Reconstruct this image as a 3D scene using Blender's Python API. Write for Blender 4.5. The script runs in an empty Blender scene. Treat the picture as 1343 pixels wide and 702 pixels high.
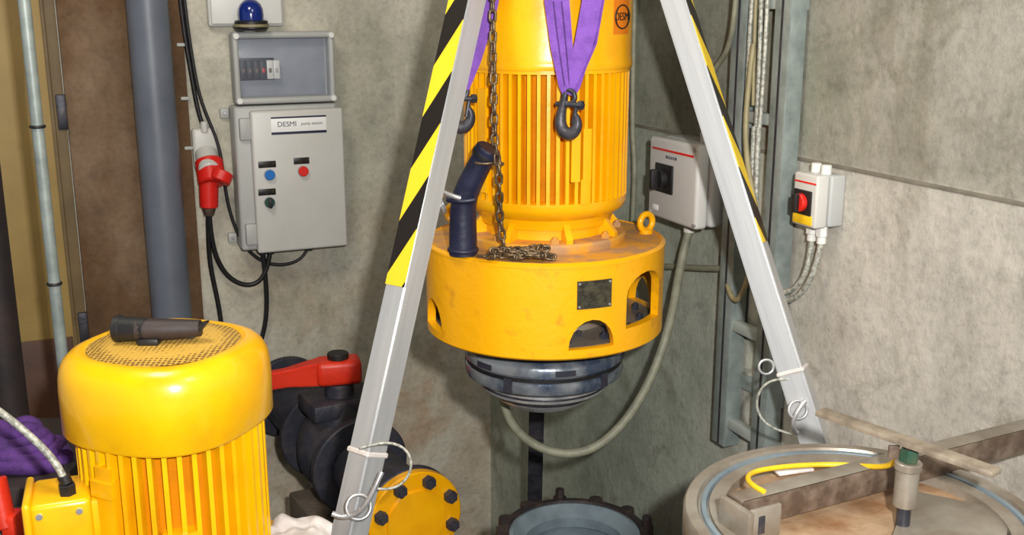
import bpy, bmesh, math, random
from mathutils import Vector, Matrix, noise
random.seed(7)
sc=bpy.context.scene
try:
    sc.view_settings.view_transform='Standard'
except Exception: pass

# ---------------------------------------------------------------- materials
def lin(c):
    return tuple(((x/255)/12.92 if x/255<=.04045 else ((x/255+.055)/1.055)**2.4) for x in c)+(1,)
def newmat(name):
    m=bpy.data.materials.new(name); m.use_nodes=True
    nt=m.node_tree; b=nt.nodes['Principled BSDF']
    return m,nt,b
def N(nt,t,**k):
    n=nt.nodes.new(t)
    for a,v in k.items():
        setattr(n,a,v)
    return n
def mat(name,col,col2=None,rough=.5,metal=0,scale=12,lo=.4,hi=.65,bump=.0,bscale=80,coat=0,alpha=1,spec=.5,stretch=None):
    m,nt,b=newmat(name); L=nt.links.new
    b.inputs['Base Color'].default_value=lin(col)
    b.inputs['Roughness'].default_value=rough
    b.inputs['Metallic'].default_value=metal
    b.inputs['Coat Weight'].default_value=coat
    b.inputs['Alpha'].default_value=alpha
    b.inputs['Specular IOR Level'].default_value=spec
    tc=N(nt,'ShaderNodeTexCoord')
    src=tc.outputs['Object']
    if stretch:
        mp=N(nt,'ShaderNodeMapping'); mp.inputs['Scale'].default_value=stretch
        L(src,mp.inputs['Vector']); src=mp.outputs['Vector']
    if col2:
        n=N(nt,'ShaderNodeTexNoise'); n.inputs['Scale'].default_value=scale; n.inputs['Detail'].default_value=6; n.inputs['Roughness'].default_value=.6
        L(src,n.inputs['Vector'])
        r=N(nt,'ShaderNodeValToRGB')
        r.color_ramp.elements[0].position=lo; r.color_ramp.elements[0].color=lin(col)
        r.color_ramp.elements[1].position=hi; r.color_ramp.elements[1].color=lin(col2)
        L(n.outputs['Fac'],r.inputs['Fac']); L(r.outputs['Color'],b.inputs['Base Color'])
    if bump:
        n2=N(nt,'ShaderNodeTexNoise'); n2.inputs['Scale'].default_value=bscale; n2.inputs['Detail'].default_value=4
        L(src,n2.inputs['Vector'])
        bp=N(nt,'ShaderNodeBump'); bp.inputs['Strength'].default_value=bump; bp.inputs['Distance'].default_value=.01
        L(n2.outputs['Fac'],bp.inputs['Height']); L(bp.outputs['Normal'],b.inputs['Normal'])
    return m
M={}
M['yellow']=mat('yellow_paint',(242,174,2),(232,156,4),.30,0,9,.45,.75,.06,40,coat=.3)
M['fincore']=mat('yellow_paint_fin_gap_shade',(196,124,2),(170,104,6),.8,0,9,.45,.75,.06,40,spec=.12)  # darker copy of the yellow: shade between the fins put into the colour
M['yellow_dirty']=mat('yellow_paint_dirty',(242,172,4),(186,118,26),.36,0,16,.57,.78,.12,50,coat=.15)
M['yellow_pale']=mat('yellow_motor_paint',(242,184,6),(230,162,8),.30,0,7,.42,.7,.06,40,coat=.3)
M['dusty']=mat('dusty_yellow',(212,150,44),(172,132,92),.65,0,16,.42,.60,.1,60)
M['alu']=mat('aluminium',(206,207,206),(180,182,184),.34,.45,30,.3,.7,.03,200,stretch=(1,1,.05))
M['galv']=mat('galvanised_steel',(148,158,154),(118,128,126),.45,.2,18,.35,.7,.05,100)
M['galvlight']=mat('galvanised_rung',(170,178,172),(146,154,150),.45,.2,18,.35,.7,.05,100)
M['steel']=mat('machined_steel',(206,206,206),(160,162,165),.28,.65,20,.4,.7)
M['darksteel']=mat('dark_steel',(52,54,62),(92,88,92),.45,.5,18,.4,.75,.2,40)
M['sealsteel']=mat('seal_steel',(74,86,108),(158,164,168),.26,.5,9,.40,.62,.12,40)
M['castiron']=mat('painted_cast_iron',(44,46,58),(72,66,66),.55,.1,14,.45,.75,.25,40)
M['black']=mat('black_rubber',(22,22,24),(40,38,38),.5,0,20,.5,.8,.08,60)
M['navy']=mat('navy_rubber',(22,26,50),(40,44,68),.45,0,12,.45,.75,.12,50)
M['rust']=mat('rusty_steel',(86,70,58),(124,108,94),.5,.3,22,.42,.65,.2,50)
M['barsteel']=mat('worn_bar_steel',(158,146,128),(122,110,96),.45,.3,26,.42,.65,.1,50)
M['chain']=mat('chain_steel',(84,70,56),(128,110,84),.42,.7,60,.4,.6,.1,100)
M['brown_ring']=mat('dark_cast_flange',(44,38,40),(74,58,52),.55,.15,18,.45,.75,.25,50)
M['bluegrey']=mat('bluegrey_paint',(116,130,138),(92,104,112),.45,0,10,.4,.7,.1,40)
M['greyplastic']=mat('grey_plastic',(202,201,196),(192,190,184),.4,0,4,.3,.7)
M['whiteplastic']=mat('white_plastic',(226,226,222),(210,210,206),.4,0,4,.3,.7)
M['boxgrey']=mat('enclosure_grey',(178,179,176),(166,168,166),.5,0,4,.3,.7,.03,200)
M['pvc']=mat('pvc_pipe_grey',(104,110,122),(92,98,110),.42,0,6,.35,.7)
M['red']=mat('red_plastic',(218,36,26),(200,26,20),.38,0,8,.4,.7)
M['redpaint']=mat('red_paint',(218,48,18),(190,36,18),.42,0,14,.45,.75,.08,50)
M['orange']=mat('orange_sticker',(222,122,16),rough=.4)
M['blue']=mat('blue_lens',(16,40,120),rough=.15,coat=.6)
M['bluebtn']=mat('blue_button',(40,110,190),rough=.3)
M['green']=mat('green_dark',(30,70,60),rough=.4)
M['purple']=mat('purple_webbing',(122,74,170),(98,54,146),.75,0,30,.4,.7,.25,220)
M['purple_dark']=mat('purple_sling_cover',(84,44,120),(60,32,88),.8,0,30,.4,.7,.3,120)
M['white']=mat('white_label',(238,238,236),rough=.5)
M['ink']=mat('ink',(24,30,60),rough=.6)
M['plate']=mat('nameplate_metal',(96,92,74),(60,58,52),.4,.6,40,.4,.65,.2,120)
M['blackplate']=mat('black_nameplate',(24,22,20),(70,62,50),.4,.2,70,.5,.7)
M['hose']=mat('grey_cable',(134,134,114),(112,112,96),.55,0,30,.4,.7,.1,80)
M['whitecable']=mat('braided_cable',(184,184,172),(128,130,122),.5,.2,120,.4,.6,.2,200)
M['tan']=mat('tan_cable',(150,140,104),(128,120,90),.5,0,20)
M['yelcable']=mat('yellow_earth_cable',(238,196,36),(220,176,26),.45,0,20)
M['stainless']=mat('stained_stainless',(158,152,140),(122,110,96),.38,.4,7,.38,.65,.08,40)
M['rustplate']=mat('rust_stained_plate',(168,142,114),(128,92,60),.6,.15,9,.40,.62,.2,60)
M['brass']=mat('green_nut',(52,92,74),(80,96,74),.5,.5,30)
M['cloth']=mat('white_cloth',(214,208,204),(196,186,180),.8,0,20,.4,.7,.2,60)
M['door']=mat('olive_cream_door',(160,134,76),(142,116,64),.55,0,3,.35,.7,.03,40)
M['kick']=mat('brown_door_board',(92,56,32),(64,38,24),.55,0,5,.35,.7,.05,40)
M['doortrim']=mat('olive_trim',(112,92,58),(94,76,48),.6,0,5)
M['darkfelt']=mat('dark_cabinet',(36,30,32),(54,40,36),.6,0,8,.4,.7,.1,40)
M['clearcover']=mat('clear_cover',(170,178,196),rough=.12,alpha=.10)
M['innergrey']=mat('inner_grey',(150,156,166),(132,138,150),.5,0,6)
M['seam']=mat('joint_shadow_line',(104,98,86),(126,120,106),.9,0,12)  # formwork joint, with the ledge's shadow line painted in as dark colour
M['ceil']=mat('ceiling_concrete',(150,146,138),(130,126,118),.9,0,2,.3,.7,.2,30)

def concrete(name,kind):
    m,nt,b=newmat(name); L=nt.links.new
    b.inputs['Roughness'].default_value=.85
    b.inputs['Specular IOR Level'].default_value=.25
    tc=N(nt,'ShaderNodeNewGeometry'); src=tc.outputs['Position']
    def noise_(sc_,det=8,ro=.6,stretch=None,dist=0):
        s=src
        if stretch:
            mp=N(nt,'ShaderNodeMapping'); mp.inputs['Scale'].default_value=stretch; L(src,mp.inputs['Vector']); s=mp.outputs['Vector']
        n=N(nt,'ShaderNodeTexNoise'); n.inputs['Scale'].default_value=sc_; n.inputs['Detail'].default_value=det; n.inputs['Roughness'].default_value=ro; n.inputs['Distortion'].default_value=dist
        L(s,n.inputs['Vector']); return n.outputs['Fac']
    def ramp(f,stops):
        r=N(nt,'ShaderNodeValToRGB'); e=r.color_ramp.elements
        e[0].position=stops[0][0]; e[0].color=stops[0][1]
        e[1].position=stops[-1][0]; e[1].color=stops[-1][1]
        for p,c in stops[1:-1]:
            x=e.new(p); x.color=c
        L(f,r.inputs['Fac']); return r.outputs['Color']
    def mix(a,c,f,mode='MIX'):
        x=N(nt,'ShaderNodeMix',data_type='RGBA',blend_type=mode)
        for sock,v in ((0,f),(6,a),(7,c)):
            if hasattr(v,'is_output') : L(v,x.inputs[sock])
            else: x.inputs[sock].default_value=v
        return x.outputs[2]
    sep=N(nt,'ShaderNodeSeparateXYZ'); L(src,sep.inputs[0])
    def mrange(sock,a,b_):
        r=N(nt,'ShaderNodeMapRange'); r.inputs['From Min'].default_value=a; r.inputs['From Max'].default_value=b_
        L(sock,r.inputs['Value']); return r.outputs['Result']
    def mul(a,v):
        x=N(nt,'ShaderNodeMath',operation='MULTIPLY'); L(a,x.inputs[0])
        if hasattr(v,'is_output'): L(v,x.inputs[1])
        else: x.inputs[1].default_value=v
        return x.outputs[0]
    g=lambda v:(v,v,v,1)
    if kind=='left':
        c=ramp(noise_(1.6),[(.32,lin((188,184,168))),(.5,lin((202,197,181))),(.68,lin((214,210,194)))])
        st=ramp(noise_(3.0,6,.6,None,.6),[(.42,g(0)),(.62,g(1))])
        c=mix(c,lin((174,140,106)),mul(mul(st,mrange(sep.outputs['Z'],1.75,1.35)),.62))
        gs=ramp(noise_(2.0,7,.65,(1,1,.5),.4),[(.48,g(0)),(.66,g(1))])
        c=mix(c,lin((156,156,140)),mul(gs,.55))
    elif kind=='right':
        warm=ramp(noise_(1.8),[(.3,lin((172,166,156))),(.5,lin((190,184,173))),(.7,lin((206,200,189)))])
        cool=ramp(noise_(2.2),[(.3,lin((146,153,138))),(.5,lin((166,172,157))),(.7,lin((186,190,175)))])
        nx=noise_(1.2)
        ad=N(nt,'ShaderNodeMath',operation='MULTIPLY_ADD'); L(nx,ad.inputs[0]); ad.inputs[1].default_value=.5; L(sep.outputs['X'],ad.inputs[2])
        c=mix(cool,warm,mrange(ad.outputs[0],.80,1.0))
        c=mix(c,lin((104,102,86)),mul(mrange(sep.outputs['Z'],2.02,2.04),.46))
        c=mix(c,lin((86,98,72)),mul(mul(ramp(noise_(3.4,6,.65,None,.8),[(.5,g(0)),(.66,g(1))]),mrange(sep.outputs['Z'],2.0,2.1)),.5))
        bl=ramp(noise_(5,5,.6,None,1.0),[(.56,g(0)),(.70,g(1))])
        c=mix(c,lin((116,110,92)),mul(bl,.55))
        # water stains running down from the pour joint
        ws=ramp(noise_(6,5,.6,(1,1,.22),.3),[(.54,g(0)),(.68,g(1))])
        c=mix(c,lin((128,122,104)),mul(mul(ws,mrange(sep.outputs['Z'],1.45,2.03)),.5))
    elif kind=='brown':
        c=ramp(noise_(2.2,6,.55,(1,1,.5)),[(.3,lin((80,58,42))),(.5,lin((108,82,58))),(.72,lin((150,128,106)))])
    else:
        c=ramp(noise_(3),[(.3,lin((80,72,62))),(.7,lin((120,110,98)))])
    streak=ramp(noise_(5,6,.65,(1,1,.12)),[(.3,g(.82)),(.6,g(1.0))])
    c=mix(c,streak,.6,'MULTIPLY')
    blot=ramp(noise_(9,9,.72),[(.34,g(.70)),(.5,g(.95)),(.66,g(1.06))])
    c=mix(c,blot,.75,'MULTIPLY')
    fine=ramp(noise_(50,9,.78),[(.3,g(.68)),(.5,g(.97)),(.7,g(1.1))])
    c=mix(c,fine,.9,'MULTIPLY')
    pits=N(nt,'ShaderNodeTexVoronoi'); pits.inputs['Scale'].default_value=19; L(src,pits.inputs['Vector'])
    pr=ramp(pits.outputs['Distance'],[(.04,g(.5)),(.09,g(1))])
    c=mix(c,pr,.35,'MULTIPLY')
    L(c,b.inputs['Base Color'])
    bp=N(nt,'ShaderNodeBump'); bp.inputs['Strength'].default_value=.5; bp.inputs['Distance'].default_value=.01
    L(noise_(22,10,.72),bp.inputs['Height']); L(bp.outputs['Normal'],b.inputs['Normal'])
    return m
M['cl']=concrete('plastered_concrete','left'); M['cr']=concrete('raw_concrete','right'); M['cb']=concrete('brown_stained_concrete','brown'); M['cf']=concrete('floor_concrete','floor')

def stripes():
    m,nt,b=newmat('hazard_tape'); L=nt.links.new
    tc=N(nt,'ShaderNodeTexCoord'); sp=N(nt,'ShaderNodeSeparateXYZ'); L(tc.outputs['Object'],sp.inputs[0])
    a=N(nt,'ShaderNodeMath',operation='ADD'); L(sp.outputs['X'],a.inputs[0]); L(sp.outputs['Y'],a.inputs[1])
    k=N(nt,'ShaderNodeMath',operation='MULTIPLY_ADD'); L(a.outputs[0],k.inputs[0]); k.inputs[1].default_value=1.9; L(sp.outputs['Z'],k.inputs[2])
    o=N(nt,'ShaderNodeMath',operation='ADD'); L(k.outputs[0],o.inputs[0]); o.inputs[1].default_value=-.03
    s=N(nt,'ShaderNodeMath',operation='MULTIPLY'); L(o.outputs[0],s.inputs[0]); s.inputs[1].default_value=1/.235
    fr=N(nt,'ShaderNodeMath',operation='FRACT'); L(s.outputs[0],fr.inputs[0])
    g=N(nt,'ShaderNodeMath',operation='GREATER_THAN'); L(fr.outputs[0],g.inputs[0]); g.inputs[1].default_value=.5
    x=N(nt,'ShaderNodeMix',data_type='RGBA'); L(g.outputs[0],x.inputs[0]); x.inputs[6].default_value=lin((26,20,16)); x.inputs[7].default_value=lin((236,200,40))
    L(x.outputs[2],b.inputs['Base Color']); b.inputs['Roughness'].default_value=.45
    return m
M['tape']=stripes()
def grille():
    m,nt,b=newmat('fan_grille'); L=nt.links.new
    tc=N(nt,'ShaderNodeTexCoord')
    v=N(nt,'ShaderNodeTexVoronoi'); v.inputs['Scale'].default_value=115; v.inputs['Randomness'].default_value=.15; L(tc.outputs['Object'],v.inputs['Vector'])
    r=N(nt,'ShaderNodeValToRGB'); r.color_ramp.elements[0].position=.30; r.color_ramp.elements[0].color=lin((112,82,34)); r.color_ramp.elements[1].position=.5; r.color_ramp.elements[1].color=lin((206,164,70))
    L(v.outputs['Distance'],r.inputs['Fac']); L(r.outputs['Color'],b.inputs['Base Color'])
    bp=N(nt,'ShaderNodeBump'); bp.inputs['Strength'].default_value=.5; bp.inputs['Distance'].default_value=.003; L(v.outputs['Distance'],bp.inputs['Height']); L(bp.outputs['Normal'],b.inputs['Normal'])
    b.inputs['Roughness'].default_value=.5
    return m
M['grille']=grille()

# ---------------------------------------------------------------- geometry helpers
col=sc.collection
def grp(name,loc=(0,0,0)):
    e=bpy.data.objects.new(name,None); e.location=loc; e.empty_display_size=.05; col.objects.link(e); return e
def link(o,par):
    col.objects.link(o)
    if par is not None:
        o.parent=par; o.matrix_parent_inverse=Matrix.Translation(par.location).inverted()
    return o
def fin(bm,name,m,par,mw=None,smooth=True,ang=35):
    bmesh.ops.recalc_face_normals(bm,faces=bm.faces[:])
    me=bpy.data.meshes.new(name); bm.to_mesh(me); bm.free()
    me.materials.append(M[m] if isinstance(m,str) else m)
    if smooth:
        for p in me.polygons: p.use_smooth=True
        me.set_sharp_from_angle(angle=math.radians(ang))
    o=bpy.data.objects.new(name,me)
    if mw is not None: o.matrix_world=mw
    link(o,par)
    if mw is not None: o.matrix_basis=mw
    return o
def frame(x,y,z,o=(0,0,0)):
    x,y,z=Vector(x),Vector(y),Vector(z)
    return Matrix(((x[0],y[0],z[0],o[0]),(x[1],y[1],z[1],o[1]),(x[2],y[2],z[2],o[2]),(0,0,0,1)))
def zframe(p0,p1,xh=None):
    z=(Vector(p1)-Vector(p0)).normalized()
    if xh is None: xh=Vector((1,0,0)) if abs(z.x)<.9 else Vector((0,1,0))
    x=Vector(xh); x=(x-z*x.dot(z)).normalized(); y=z.cross(x)
    return frame(x,y,z,p0)
def box(par,name,c,size,m,R=None,bev=.003,seg=2):
    bm=bmesh.new(); bmesh.ops.create_cube(bm,size=1)
    bmesh.ops.scale(bm,vec=size,verts=bm.verts)
    if bev: bmesh.ops.bevel(bm,geom=bm.edges[:],offset=min(bev,min(size)*.45),segments=seg,affect='EDGES',profile=.5)
    mw=Matrix.Translation(c) @ (R.to_4x4() if R is not None else Matrix())
    return fin(bm,name,m,par,mw)
def lathe(par,name,prof,m,mw=None,seg=64,sq=None,close=False,ang=35,rot=0):
    bm=bmesh.new(); rings=[]
    for r,z in prof:
        if r<1e-6: rings.append([bm.verts.new((0,0,z))]); continue
        ring=[]
        for i in range(seg):
            t=2*math.pi*i/seg; rr=r
            if sq: rr=r/((abs(math.cos(t+rot))**sq+abs(math.sin(t+rot))**sq)**(1/sq))
            ring.append(bm.verts.new((rr*math.cos(t),rr*math.sin(t),z)))
        rings.append(ring)
    pairs=list(zip(rings[:-1],rings[1:]))
    if close: pairs.append((rings[-1],rings[0]))
    for a,b in pairs:
        for i in range(seg):
            j=(i+1)%seg
            if len(a)==1 and len(b)==1: continue
            if len(a)==1: bm.faces.new((a[0],b[i],b[j]))
            elif len(b)==1: bm.faces.new((a[i],a[j],b[0]))
            else: bm.faces.new((a[i],a[j],b[j],b[i]))
    return fin(bm,name,m,par,mw,ang=ang)
def cyl(par,name,p0,p1,r,m,seg=32,r2=None,bev=None):
    p0,p1=Vector(p0),Vector(p1); h=(p1-p0).length; r2=r if r2 is None else r2
    b=min(r,r2,h)*.12 if bev is None else bev
    return lathe(par,name,[(0,0),(r-b,0),(r,b),(r2,h-b),(r2-b,h),(0,h)],m,zframe(p0,p1),seg)
def tube(par,name,pts,r,m,res=6,cyc=False,radii=None):
    cu=bpy.data.curves.new(name,'CURVE'); cu.dimensions='3D'; cu.bevel_depth=r; cu.bevel_resolution=4; cu.resolution_u=res; cu.use_fill_caps=True
    sp=cu.splines.new('NURBS'); P=[Vector(p) for p in pts]
    sp.points.add(len(P)-1)
    for i,(q,p) in enumerate(zip(sp.points,P)):
        q.co=(p.x,p.y,p.z,1)
        if radii: q.radius=radii[i]
    sp.order_u=3 if len(P)<4 else 4; sp.use_endpoint_u=not cyc; sp.use_cyclic_u=cyc
    cu.materials.append(M[m]); o=bpy.data.objects.new(name,cu); return link(o,par)
def torus(par,name,c,R_,r,m,mw=None,n=28,k=10):
    bm=bmesh.new(); rings=[]
    for i in range(n):
        a=2*math.pi*i/n
        rings.append([bm.verts.new(((R_+r*math.cos(2*math.pi*j/k))*math.cos(a),(R_+r*math.cos(2*math.pi*j/k))*math.sin(a),r*math.sin(2*math.pi*j/k))) for j in range(k)])
    for i in range(n):
        for j in range(k):
            bm.faces.new((rings[i][j],rings[(i+1)%n][j],rings[(i+1)%n][(j+1)%k],rings[i][(j+1)%k]))
    return fin(bm,name,m,par,Matrix.Translation(c)@(mw if mw is not None else Matrix()),ang=180)
def cplate(par,name,cx,cy,r0,r1,f0,f1,z0,z1,m,n=12):
    """curved plate on a vertical cylinder; angle from -Y toward +X in degrees"""
    bm=bmesh.new(); V=[]
    for i in range(n+1):
        f=math.radians(f0+(f1-f0)*i/n); s,c=math.sin(f),-math.cos(f)
        V.append([bm.verts.new((cx+r*s,cy+r*c,z)) for r,z in ((r0,z0),(r1,z0),(r1,z1),(r0,z1))])
    for a,b in zip(V[:-1],V[1:]):
        for k in range(4): bm.faces.new((a[k],b[k],b[(k+1)%4],a[(k+1)%4]))
    bm.faces.new(V[0]); bm.faces.new(V[-1])
    return fin(bm,name,m,par,ang=30)
def text(par,name,s,size,m,x,up,pos,nrm_off=.001):
    cu=bpy.data.curves.new(name,'FONT'); cu.body=s; cu.size=size; cu.align_x='CENTER'; cu.align_y='CENTER'; cu.extrude=.0004
    cu.materials.append(M[m]); o=bpy.data.objects.new(name,cu); link(o,par)
    x,up=Vector(x),Vector(up); o.matrix_basis=frame(x,up,x.cross(up),pos); return o
def ribbon(par,name,pts,wdir,w,m,th=.003):
    """flat webbing along pts; w may be list"""
    bm=bmesh.new(); V=[]; P=[Vector(p) for p in pts]
    for i,p in enumerate(P):
        t=(P[min(i+1,len(P)-1)]-P[max(i-1,0)]).normalized()
        wd=Vector(wdir[i] if isinstance(wdir,list) else wdir); wd=(wd-t*wd.dot(t)).normalized(); nn=t.cross(wd)
        ww=w[i] if isinstance(w,list) else w
        V.append([bm.verts.new(p+wd*ww/2*a+nn*th/2*b) for a,b in ((-1,-1),(1,-1),(1,1),(-1,1))])
    for a,b in zip(V[:-1],V[1:]):
        for k in range(4): bm.faces.new((a[k],b[k],b[(k+1)%4],a[(k+1)%4]))
    bm.faces.new(V[0]); bm.faces.new(V[-1])
    return fin(bm,name,m,par,ang=60)
def chain_mesh(par,name,pts,m,pitch=.021,L_=.030,W=.019,wr=.0030,twist0=0):
    P=[Vector(p) for p in pts]; d=[0]
    for a,b in zip(P[:-1],P[1:]): d.append(d[-1]+(b-a).length)
    def at(s):
        for i in range(len(P)-1):
            if s<=d[i+1]: return P[i].lerp(P[i+1],(s-d[i])/max(1e-9,d[i+1]-d[i])),(P[i+1]-P[i]).normalized()
        return P[-1],(P[-1]-P[-2]).normalized()
    bm=bmesh.new(); n=int(d[-1]/pitch)
    for q in range(n+1):
        p,t=at(q*pitch); ref=Vector((1,.4,0)) if abs(t.z)>.6 else Vector((0,0,1))
        x=(ref-t*ref.dot(t)).normalized(); y=t.cross(x)
        a=math.radians(twist0+(90*(q%2))+random.uniform(-14,14)); x2=x*math.cos(a)+y*math.sin(a); y2=t.cross(x2)
        rings=[]; K=14
        for i in range(K):
            th=2*math.pi*i/K; cx,cz=math.cos(th),math.sin(th)
            hx=(W/2-wr); hz=(L_/2-wr)
            off=hz-hx
            c=x2*(hx*cx)+t*(hx*cz+(off if cz>0 else -off))
            nn=x2*cx+t*cz
            rings.append([bm.verts.new(p+c+nn*(wr*math.cos(2*math.pi*j/6))+y2*(wr*math.sin(2*math.pi*j/6))) for j in range(6)])
        for i in range(K):
            for j in range(6):
                bm.faces.new((rings[i][j],rings[(i+1)%K][j],rings[(i+1)%K][(j+1)%6],rings[i][(j+1)%6]))
    return fin(bm,name,m,par,ang=180)
def bolts(par,name,c,axis,rad,n,r,h,m,a0=0,seg=6):
    """ring of hex bolt heads joined in one mesh"""
    bm=bmesh.new(); F=zframe(c,Vector(c)+Vector(axis))
    for i in range(n):
        a=a0+2*math.pi*i/n
        mt=F@Matrix.Translation((rad*math.cos(a),rad*math.sin(a),h/2))
        bmesh.ops.create_cone(bm,cap_ends=True,segments=seg,radius1=r,radius2=r*.92,depth=h,matrix=mt)
        mt2=F@Matrix.Translation((rad*math.cos(a),rad*math.sin(a),h*1.15))
        bmesh.ops.create_cone(bm,cap_ends=True,segments=12,radius1=r*.55,radius2=r*.5,depth=h*.5,matrix=mt2)
    return fin(bm,name,m,par,ang=30)

# ---------------------------------------------------------------- room frames
C=Vector((-.0946,4.4,0)); k=math.radians(23.7)
dL=Vector((-math.cos(k),-math.sin(k),0)); nL=Vector((math.sin(k),-math.cos(k),0))
dR=Vector((math.sin(k),-math.cos(k),0)); nR=Vector((-math.cos(k),-math.sin(k),0)); Z=Vector((0,0,1))
pL=lambda s,n,z: C+dL*s+nL*n+Z*z
pR=lambda s,n,z: C+dR*s+nR*n+Z*z
RL=frame(-dL,-nL,Z).to_3x3(); RR=frame(dR,-nR,Z).to_3x3()
def wbox(par,name,W,s0,s1,n0,n1,z0,z1,m,bev=.003,seg=2):
    p=(pL if W=='L' else pR)((s0+s1)/2,(n0+n1)/2,(z0+z1)/2)
    return box(par,name,p,(abs(s1-s0),abs(n1-n0),abs(z1-z0)),m,RL if W=='L' else RR,bev,seg)
H=4.0
wbox(None,'wall_left','L',-.2,3.2,-.2,0,0,H,'cl',0)
wbox(None,'wall_right','R',0,4.6,-.2,0,0,H,'cr',0)
box(None,'floor',(0,1.6,-.06),(9,8,.12),'cf',None,0)
box(None,'ceiling',(0,1.6,H+.06),(9,8,.12),'ceil',None,0)
wbox(None,'trim_pillar','L',1.19,1.60,0.0,.03,0,H,'cb',.004)
d=grp('door_1',pL(1.85,.02,1))
wbox(d,'leaf','L',1.64,2.5,.0,.035,0.02,3.4,'door',.003)
wbox(d,'kick_panel','L',1.655,2.5,.035,.042,0.03,1.22,'kick',.003)
wbox(d,'jamb','L',1.605,1.64,.0,.05,0.02,3.4,'doortrim',.003)
wbox(d,'rebate','L',1.64,1.652,.035,.045,.02,3.4,'doortrim',.002)
for i,z in enumerate((2.03,1.25,.5)):
    wbox(d,'hinge_%d'%i,'L',1.60,1.632,.04,.065,z-.06,z+.06,'darksteel',.004)
wbox(None,'trim_1','R',.0,4.5,0,.004,2.024,2.033,'seam',.001)
wbox(None,'trim_2','R',.0,4.5,0,.003,2.62,2.628,'seam',.001)

# ---------------------------------------------------------------- PVC pipe & conduits on the left
g=grp('drain_pipe',pL(1.31,.105,1.5))
cyl(g,'pipe',pL(1.312,.105,0.0),pL(1.312,.105,H),.070,'pvc',48,bev=.001)
cyl(g,'coupling',pL(1.312,.105,.75),pL(1.312,.105,.95),.079,'pvc',48)
g=grp('conduit_pole',(-1.153,2.6,1.5))
cyl(g,'pole',(-1.153,2.6,0),(-1.153,2.6,H),.0145,'galv',24,bev=.001)
for i,z in enumerate((2.105,1.71,1.3)): torus(g,'clip_%d'%i,(-1.153,2.6,z),.0155,.004,'black')
g=grp('standpipe',(-1.43,2.85,1.5))
cyl(g,'pipe',(-1.43,2.85,0),(-1.43,2.85,2.12),.05,'darkfelt',32)
cyl(g,'collar',(-1.43,2.85,2.08),(-1.43,2.85,2.14),.06,'black',32)
cyl(g,'neck',(-1.43,2.85,2.13),(-1.43,2.85,2.22),.035,'black',32)
cyl(g,'collar_top',(-1.43,2.85,2.18),(-1.43,2.85,2.21),.055,'black',32)
tube(None,'black_cable',[(-1.30,2.9,2.75),(-1.27,2.9,2.45),(-1.19,2.7,2.25),(-1.16,2.62,2.12),(-1.17,2.62,1.7),(-1.17,2.62,1.2),(-1.17,2.62,.3)],.006,'black')

# ---------------------------------------------------------------- left wall electrical
g=grp('control_cabinet',pL(.82,.08,1.75))
wbox(g,'body','L',.665,1.045,0,.115,1.495,2.03,'boxgrey',.012,3)
wbox(g,'door','L',.650,.992,.115,.150,1.488,2.016,'greyplastic',.010,3)
for i,z in enumerate((1.95,1.56)):
    wbox(g,'hinge_%d'%i,'L',.99,1.03,.110,.135,z-.04,z+.04,'boxgrey',.006)
for i,(s,z) in enumerate(((1.062,2.0),(1.062,1.53),(.652,2.005),(.652,1.51))):
    wbox(g,'wall_lug_%d'%i,'L',s-.016,s+.016,0,.02,z-.018,z+.018,'boxgrey',.004)
    cyl(g,'lug_screw_%d'%i,pL(s,.02,z),pL(s,.026,z),.006,'steel',12)
wbox(g,'label','L',.716,.920,.150,.152,1.935,1.990,'white',.0005)
wbox(g,'label_stripe','L',.716,.920,.1515,.1526,1.928,1.937,'ink',.0003)
wbox(g,'label_top','L',.716,.920,.1515,.1526,1.986,1.992,'ink',.0003)
text(g,'label_text','DESMI',.026,'ink',-dL,Z,pL(.862,.1523,1.964))
text(g,'label_text2','pump station',.015,'ink',-dL,Z,pL(.770,.1523,1.964))
for nm,s,z,mm in (('blue',.936,1.783,'bluebtn'),('red',.812,1.789,'red'),('switch',.942,1.681,'green')):
    cyl(g,nm+'_bezel',pL(s,.150,z),pL(s,.155,z),.021,'boxgrey',24)
    cyl(g,nm+'_button',pL(s,.155,z),pL(s,.170,z),.0185,mm,24)
    wbox(g,nm+'_tag','L',s-.026,s+.038 if nm!='red' else s+.032,.150,.1525,z+.026,z+.050,'blackplate',.0008)
    if nm=='switch': wbox(g,'switch_knob','L',s-.006,s+.006,.165,.185,z-.018,z+.018,'black',.003)
for i,s in enumerate((.78,.93,.96)):
    cyl(g,'gland_%d'%i,pL(s,.06,1.495),pL(s,.06,1.465),.014,'black',12)

g=grp('breaker_box',pL(.85,.06,2.16))
wbox(g,'tray','L',.665,1.030,0,.055,2.040,2.290,'boxgrey',.015,4)
wbox(g,'panel','L',.69,1.005,.055,.060,2.062,2.268,'innergrey',.004)
for nm,a,b,c,d2 in (('frame_top',.662,1.033,2.270,2.294),('frame_bottom',.662,1.033,2.036,2.060)):
    wbox(g,nm,'L',a,b,.050,.110,c,d2,'boxgrey',.010,3)
for nm,a,b in (('frame_side_a',.662,.684),('frame_side_b',1.011,1.033)):
    wbox(g,nm,'L',a,b,.050,.110,2.045,2.285,'boxgrey',.010,3)
wbox(g,'cover','L',.682,1.013,.098,.104,2.058,2.272,'clearcover',.002,3)
wbox(g,'breaker_rail','L',.88,1.008,.060,.070,2.120,2.200,'black',.002)
for i in range(6):
    s=.997-.024*i
    wbox(g,'breaker_%d'%i,'L',s-.0115,s+.0115,.060,.094,2.125,2.192,'black' if i<4 else 'whiteplastic',.002)
    wbox(g,'toggle_%d'%i,'L',s-.005,s+.005,.092,.0972,2.148,2.164,'red' if i==3 else ('boxgrey' if i==5 else 'rust'),.002)
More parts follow.
